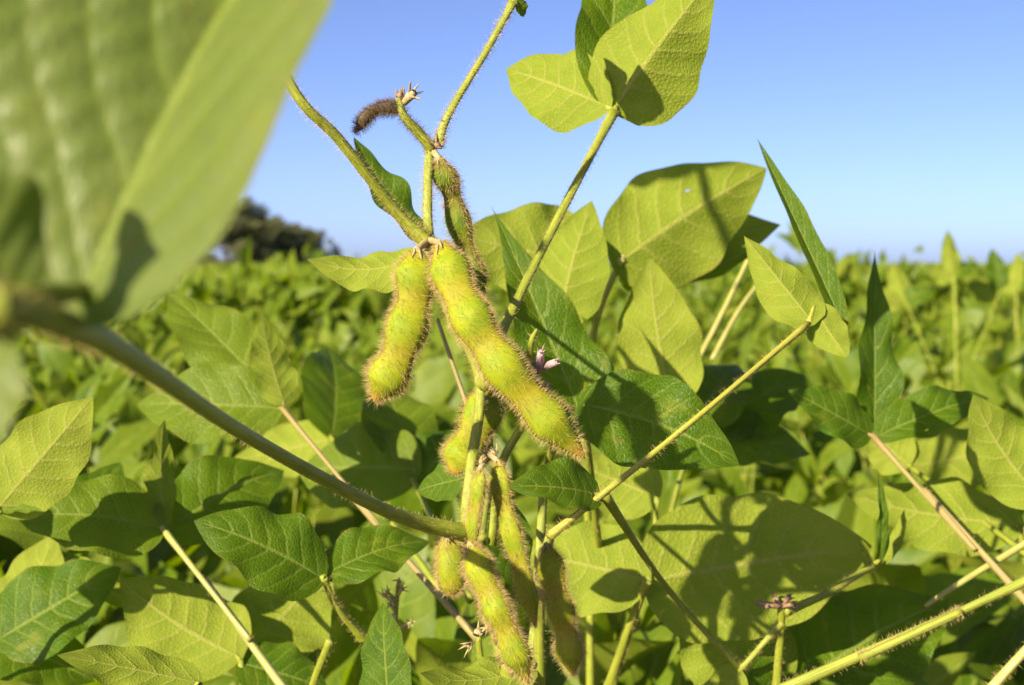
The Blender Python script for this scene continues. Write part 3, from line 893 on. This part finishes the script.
# --- lower left
p7 = neighbour('soybean plant at lower left with a shining straw-coloured leaf stalk', (300, 720, .44), [(330, 640, .42), (310, 700, .43)])
p7.trifoliate((163, 529, .455), (292, 700, .42), [
    lf(160, 528, .455, 16, 515, .45, 80, 35, False, 12, 0.04),
    lf(165, 522, .458, 163, 420, .465, 30, 30, True, 16),
    lf(168, 530, .47, 285, 468, .50, 84, 25, False, 8)],
    via=[(205, 580, .445), (250, 640, .43)], r=0.00095, hair=120, mat=M_PALE, label='leaf on a shining straw-coloured stalk')
p7.trifoliate((324, 578, .405), (364, 640, .415), [
    lf(320, 577, .405, 194, 520, .40, 80, 32, False, 10, 0.05, 0.02, 0.014),
    lf(326, 574, .408, 430, 539, .425, 52, 38, False, 14, 0.06)],
    via=[(336, 605, .408)], r=0.0010, hair=260, label='dark green pair of leaflets with veins sunk in the blade', res=(44, 21))
p7.trifoliate((240, 660, .46), None, [
    lf(236, 655, .46, 120, 580, .47, 100, 20, True, 8), lf(240, 655, .47, 330, 560, .50, 96, 20, True, 8), lf(242, 664, .46, 330, 690, .46, 60, 40, False, 8)], r=0.001, hair=60, drop=0.13)
mb = MB()
add_tube(mb, [P(402, 700, .43), P(395, 640, .43), P(398, 585, .43)], [0.001, 0.0009, 0.0006], 8, 12, 0, 200)
fs = mb.build('flower_stalk', [M_STEM, M_HAIR], p7.root, p7.off)
for q in range(12):
    x, y = 396 + rng.normal(0, 10), 596 + rng.uniform(-18, 55)
    mb = MB()
    add_tube(mb, [P(397, y + 8, .43), P(x, y, .428)], [0.0005, 0.0005], 6, 4)
    add_calyx(mb, P(x, y, .428), nrm(rng.normal(0, 1, 3) + np.array([0, -0.3, 0])), .0022, q, spread=0.8)
    mb.build('withered_flower', [M_DRY], fs, p7.off)
low_leaves(p7, 4, 71)

# --- left edge
p8 = neighbour('soybean plant at the left edge with a pale underside leaf pointing up and right', (-60, 720, .46), [(-20, 560, .44), (-40, 700, .45)])
p8.trifoliate((-4, 512, .425), (-22, 570, .44), [
    lf(0, 506, .425, 93, 397, .43, 84, 10, True, 14, -0.02, 0.0, 0.012),
    lf(2, 512, .425, 44, 511, .42, 8, 40, False),
    lf(-10, 515, .43, -100, 520, .43, 70, 30, False)], r=0.0009, hair=60, label='leaf with pale underside and a browned tip')
p8.trifoliate((-5, 640, .47), None, [
    lf(-2, 640, .47, 120, 566, .48, 86, 32, False, 10), lf(-5, 630, .48, 55, 535, .50, 70, 30, True, 10), lf(0, 645, .47, 95, 680, .47, 70, 35, False)], r=0.0009, hair=60, drop=0.13)
p8.trifoliate((198, 684, .375), (150, 740, .40), [
    lf(196, 682, .375, 57, 655, .365, 46, 20, True, 22, 0.03, 0.0, 0.01, asym=0.1)], via=[(190, 710, .385)], r=0.0008, hair=100, label='pale crinkled leaf on its side')
p8.trifoliate((60, 556, .50), None, [lf(62, 556, .50, 148, 606, .49, 30, 30, True, 25), lf(55, 552, .52, -20, 470, .55, 70, 30, False), lf(60, 550, .53, 120, 460, .56, 60, 30, False)], r=0.0009, hair=40, drop=0.13)
low_leaves(p8, 4, 81)

# --- far right: tall plants whose tops stand against the sky
p9 = neighbour('tall soybean plant at right whose small top leaves rise above the horizon', (958, 470, 1.7), [(955, 300, 1.70), (957, 400, 1.70)])
p9.trifoliate((954, 278, 1.70), (956, 330, 1.70), [
    lf(954, 276, 1.70, 947, 230, 1.71, 19, 20, True, 20), lf(955, 278, 1.70, 978, 262, 1.72, 16, 40, False), lf(953, 278, 1.70, 926, 264, 1.70, 20, 30, True)], r=0.0016, mat=M_STEM, hair=0)
p9.trifoliate((1000, 292, 1.75), (957, 400, 1.70), [
    lf(999, 290, 1.75, 992, 248, 1.76, 20, 20, False, 20), lf(1001, 290, 1.75, 1024, 268, 1.74, 22, 20, True), lf(998, 292, 1.75, 966, 284, 1.74, 22, 30, True)], r=0.0009, mat=M_STEM, hair=0)
p9.trifoliate((905, 300, 1.8), (956, 420, 1.70), [
    lf(905, 298, 1.8, 893, 262, 1.82, 22, 20, True, 20), lf(906, 300, 1.8, 934, 290, 1.8, 22, 30, False), lf(903, 300, 1.8, 872, 300, 1.78, 20, 30, True)], r=0.0009, mat=M_STEM, hair=0)
low_leaves(p9, 5, 91)
p10 = neighbour('tall soybean plant at the right edge with a leaf tip poking into the sky', (1020, 470, 2.2), [(1016, 290, 2.2), (1018, 400, 2.2)])
p10.trifoliate((1016, 284, 2.2), (1017, 330, 2.2), [
    lf(1016, 282, 2.2, 1019, 252, 2.2, 14, 20, True, 20), lf(1017, 284, 2.2, 1046, 272, 2.2, 18, 30, False), lf(1014, 284, 2.2, 992, 276, 2.2, 15, 30, True)], r=0.0018, mat=M_STEM, hair=0)
low_leaves(p10, 5, 92)

# ================================================================== the field
def wild_plant_parts(seed, res):
    """stem, and leaves as (stalk, [leaflets]); local coordinates, about 0.72 m tall"""
    r = np.random.default_rng(seed)
    Ht = 0.60
    pts = [np.array([0.012 * math.sin(5 * z + seed), 0.012 * math.cos(4 * z + seed), z]) for z in np.linspace(-0.01, Ht, 7)]
    ms = MB()
    path = add_tube(ms, pts, [0.0032, 0.0028, 0.002, 0.0013], 7, 24)
    lv = []
    n = 13
    for q in range(n):
        z = 0.20 + (Ht - 0.22) * (q / (n - 1)) ** 0.8
        i = int(np.argmin(np.abs(path[:, 2] - z)))
        sz = 0.082 if q < n - 3 else (0.075, 0.068, 0.055)[q - n + 3]
        pl = r.uniform(0.10, 0.19) if q < n - 2 else r.uniform(0.05, 0.09)
        lv.append(wild_trifoliate(path[i], q * 2.4 + r.uniform(-.6, .6), r, sz, res, r.uniform(0.75, 1.25), petl=pl, young=q >= n - 3))
    return ms, lv


GROUP = 'soybean plants filling the field behind'
LABEL = 'leafy green soybean plant, one of many in the dense crop filling the field'


def make_near(seed):
    ms, lv = wild_plant_parts(seed, (14, 9))
    root = bpy.data.objects.new('soybean_plant', None)
    COL.objects.link(root)
    tag(root, LABEL, 'plant', GROUP)
    ms.build('stem', [M_STEM], root)
    for st, ls in lv:
        o = st.build('trifoliate_leaf', [M_STEM], root)
        for l in ls:
            l.build('leaflet', M_FIELD, o)
    return root


def merge(mbs):
    out = MB()
    for mb, mi in mbs:
        for v, uv in zip(mb.v, mb.uv):
            out.v.append(v)
            out.uv.append(uv)
        out.f.extend([tuple(i + out.n for i in f) for f in mb.f])
        out.mi.extend([mi] * len(mb.f))
        out.n += mb.n
    return out


def make_mid(seed):
    ms, lv = wild_plant_parts(seed, (10, 7))
    root = bpy.data.objects.new('soybean_plant', None)
    COL.objects.link(root)
    tag(root, LABEL, 'plant', GROUP)
    ms.build('stem', [M_STEM], root)
    for st, ls in lv:
        merge([(st, 0)] + [(l, 1) for l in ls]).build('trifoliate_leaf', [M_STEM, M_FIELD], root)
    return root


def make_far(seed):
    ms, lv = wild_plant_parts(seed, (8, 5))
    root = bpy.data.objects.new('soybean_plant', None)
    COL.objects.link(root)
    tag(root, LABEL, 'plant', GROUP)
    ms.build('stem', [M_STEM], root)
    allm = []
    for st, ls in lv:
        allm += [(st, 0)] + [(l, 1) for l in ls]
    merge(allm).build('foliage', [M_STEM, M_FIELD], root)
    return root


def copy_plant(root):
    r = root.copy()
    COL.objects.link(r)
    for ch in list(root.children):
        c = ch.copy()
        COL.objects.link(c)
        c.parent = r
        for g in list(ch.children):
            d = g.copy()
            COL.objects.link(d)
            d.parent = c
    return r


pos = []
r = np.random.default_rng(5)
tries = 0
while len(pos) < 290 and tries < 60000:
    tries += 1
    d = 0.74 + (4.9 - 0.74) * math.sqrt(r.random())
    x = r.uniform(-1, 1) * (0.40 * d + 0.10)
    md = 0.115 + 0.02 * d
    if all((x - a) ** 2 + (d - b) ** 2 > md * md for a, b in pos):
        pos.append((x, d))
pos += [(-.21, .62), (-.12, .67), (-.045, .63), (.05, .68), (.15, .65), (.235, .69), (-.30, .70), (.31, .64), (.02, .60)]
pos.sort(key=lambda q: q[1])
NEAR_N, MID_N = 30, 90
protos = {}
for i, (x, d) in enumerate(pos):
    kind = 'near' if i < NEAR_N else ('mid' if i < MID_N else 'far')
    var = i % (3 if kind == 'near' else 5)
    key = (kind, var)
    if key not in protos:
        o = protos[key] = {'near': make_near, 'mid': make_mid, 'far': make_far}[kind](100 + var * 17 + (0 if kind == 'near' else 3))
    else:
        o = copy_plant(protos[key])
    o.location = (x, d, 0)
    o.rotation_euler = (0, 0, r.uniform(-1.2, 1.2))
    top = 0.85 - (0.135 if d < 1.6 else 0.10) + r.normal(0, 0.028) - (0.022 if d > 2 else 0)
    if d > 1.8 and r.random() < 0.10:
        top += 0.06
    if d > 1.8 and x / d > 0.2 and r.random() < 0.32:
        top += 0.095
    if x / d < -0.03 and d > 1.5:
        top = min(top - 0.03, 0.765)
    if d < 0.72:
        top = 0.735 + r.uniform(-0.02, 0.015)
    sc = top / 0.70
    o.scale = (0.95, 0.95, sc)


def leaf_cloud(name, n, y0, y1, size0, size1, top, thick, mat, wfac=0.62, seed=3, side=False):
    rr = np.random.default_rng(seed)
    y = np.exp(rr.uniform(math.log(y0), math.log(y1), n))
    x = rr.uniform(-1, 1, n) * (wfac * y + 0.4)
    if side:
        x = np.sign(x) * (0.42 * y + 0.16 + rr.random(n) ** 1.4 * (1.1 * y + 1.2))
    bump = 0.035 * np.sin(x * 7.1 + y * 1.3) + 0.04 * np.sin(x * 2.3 - y * 3.1) + 0.03 * np.sin(y * 9 + x * 3)
    z = top + bump - thick * rr.random(n) ** 2 + (rr.random(n) < 0.05) * rr.uniform(0, 0.13, n)
    sz = np.interp(np.log(y), [math.log(y0), math.log(y1)], [size0, size1]) * rr.uniform(0.6, 1.25, n)
    N = np.array([0, 0, 0.6]) + SUN * 0.5 + rr.normal(0, 0.55, (n, 3))
    N /= np.linalg.norm(N, axis=1)[:, None]
    T = np.cross(N, rr.normal(0, 1, (n, 3)))
    T /= np.linalg.norm(T, axis=1)[:, None]
    upr = rr.random(n) < 0.22
    T[upr] = np.array([0, 0, 1.0]) + rr.normal(0, 0.3, (upr.sum(), 3))
    T /= np.linalg.norm(T, axis=1)[:, None]
    N = N - np.sum(N * T, 1)[:, None] * T
    N /= np.linalg.norm(N, axis=1)[:, None]
    z = np.where(upr, z + 0.02, z)
    B = np.cross(N, T)
    c = np.stack([x, y, z], 1)
    outl = [(-.5, 0, 0), (-.3, .22, .08), (.0, .24, .08), (.62, 0, -.05), (.0, -.24, .08), (-.3, -.22, .08)]
    V = np.stack([c + T * (a * sz)[:, None] + B * (b * sz)[:, None] + N * (h * sz)[:, None] for a, b, h in outl], 1)
    uv = np.tile(np.array([[0, .5], [.25, 1], [.6, 1], [1, .5], [.6, 0], [.25, 0]]), (n, 1))
    k = np.arange(n) * 6
    return V.reshape(-1, 3), np.stack([np.stack([k, k + 3, k + 2, k + 1], 1), np.stack([k, k + 5, k + 4, k + 3], 1)], 1).reshape(-1, 4), uv


def mass(name, chunks, mat):
    Vs, Fs, U, k = [], [], [], 0
    for V, Fc, uv in chunks:
        Vs.append(V); Fs.append(Fc + k); U.append(uv); k += len(V)
    V, Fc, U = np.concatenate(Vs), np.concatenate(Fs), np.concatenate(U)
    me = bpy.data.meshes.new(name)
    me.vertices.add(len(V)); me.loops.add(Fc.size); me.polygons.add(len(Fc))
    me.vertices.foreach_set('co', V.ravel())
    me.polygons.foreach_set('loop_start', np.arange(0, Fc.size, 4, dtype=np.int32))
    me.loops.foreach_set('vertex_index', Fc.ravel().astype(np.int32))
    me.materials.append(mat)
    ul = me.uv_layers.new(name="UVMap")
    ul.data.foreach_set('uv', U[Fc.ravel()].ravel())
    me.update(calc_edges=True)
    me.validate()
    o = bpy.data.objects.new(name, me)
    COL.objects.link(o)
    return o


far = mass('soybean_foliage', [
    leaf_cloud('s', 30000, 0.5, 6.0, .075, .085, .73, .3, None, seed=8, side=True),
    leaf_cloud('t', 16000, 5.0, 40, .09, .2, .735, .2, None, seed=9, side=True),
    leaf_cloud('a', 54000, 4.6, 14, .085, .095, .725, .22, None, seed=3),
    leaf_cloud('b', 54000, 12, 40, .09, .16, .725, .20, None, seed=4),
    leaf_cloud('c', 52000, 35, 170, .18, .75, .72, .15, None, seed=5)], M_FIELD)
tag(far, 'distant soybean crop merging into one leafy green mass up to the horizon', 'crop', kind='stuff')

# ground
mb = MB()
g = 40
xs = np.concatenate([[-900, -300, -100, -30, -10], np.linspace(-5, 5, 21), [10, 30, 100, 300, 900]])
ys = np.concatenate([[-60, -20, -6], np.linspace(-2, 8, 21), [12, 20, 40, 90, 200, 500, 1500]])
X, Y = np.meshgrid(xs, ys, indexing='ij')
Z = 0.012 * np.sin(X * 8) * np.exp(-(Y / 20) ** 2)
mb.add(np.stack([X, Y, Z], -1).reshape(-1, 3), [f[::-1] for f in grid_faces(len(xs), len(ys))][:], np.stack([X, Y], -1).reshape(-1, 2))
gr = mb.build('ground', [M_SOIL])
tag(gr, 'dark soil of the field under the crop', 'ground', kind='structure')


# trees on the horizon
def tree(label, px, top_py, d, wpx, seed, dens=1.0):
    rr = np.random.default_rng(seed)
    b = P(px, 300, d)
    hgt = 0.85 + (266 - top_py) / F * d * 1.12
    wid = wpx / F * d
    root = bpy.data.objects.new('broadleaf_tree', None)
    COL.objects.link(root)
    root.location = (b[0], b[1], 0)
    tag(root, label, 'tree', 'trees on the horizon')
    mb = MB()
    add_tube(mb, [[0, 0, -0.2], [0.1, 0, hgt * .3], [0, 0.1, hgt * .75]], [hgt * .035, hgt * .025, hgt * .008], 8, 10)
    for q in range(7):
        a = q * 2.4
        z0 = hgt * rr.uniform(.2, .55)
        add_tube(mb, [[0, 0, z0], [math.cos(a) * wid * .2, math.sin(a) * wid * .2, z0 + hgt * .15], [math.cos(a) * wid * .36, math.sin(a) * wid * .36, z0 + hgt * .28]], [hgt * .012, hgt * .009, hgt * .003], 6, 7)
    mb.build('trunk', [M_BARK], root)
    cl = []
    nc = 100
    for q in range(nc):
        a, zz = rr.uniform(0, 6.28), rr.uniform(0.0, 0.93)
        rad = wid * 0.5 * math.sqrt(max(0.05, 1 - ((zz - 0.35) / 0.62) ** 2)) * rr.uniform(0.35, 0.95)
        cl.append((math.cos(a) * rad, math.sin(a) * rad, zz * hgt, hgt * rr.uniform(.08, .16)))
    V, Fc, UVs = [], [], []
    k = 0
    for (cx, cyy, cz, cr) in cl:
        n = int(320 * dens)
        p = rr.normal(0, 1, (n, 3))
        p /= np.linalg.norm(p, axis=1)[:, None]
        p *= (rr.random(n) ** 0.4)[:, None] * cr
        p[:, 2] *= 0.75
        c = p + np.array([cx, cyy, cz])
        c[:, 2] = np.minimum(c[:, 2], hgt)
        s = cr * rr.uniform(.08, .2, n)
        t1 = rr.normal(0, 1, (n, 3)); t1 /= np.linalg.norm(t1, axis=1)[:, None]
        t2 = np.cross(t1, rr.normal(0, 1, (n, 3))); t2 /= np.linalg.norm(t2, axis=1)[:, None]
        q4 = np.stack([c - t1 * s[:, None], c + t2 * s[:, None] * .6, c + t1 * s[:, None], c - t2 * s[:, None] * .6], 1)
        V.append(q4.reshape(-1, 3))
        i = np.arange(n) * 4 + k
        Fc.append(np.stack([i, i + 1, i + 2, i + 3], 1))
        k += n * 4
    m2 = MB()
    VV = np.concatenate(V)
    m2.add(VV, [tuple(f) for f in np.concatenate(Fc).tolist()], np.zeros((len(VV), 2)))
    m2.build('crown', [M_TREE], root, smooth=False)


tree('dark round-topped tree on the horizon, the tallest one, beside the blurred leaf', 226, 202, 95, 110, 1)
tree('dark olive tree on the horizon in the middle of the clump', 268, 221, 100, 96, 2)
tree('low brownish tree at the right end of the far clump, thinning down to the crop', 304, 232, 108, 84, 3)
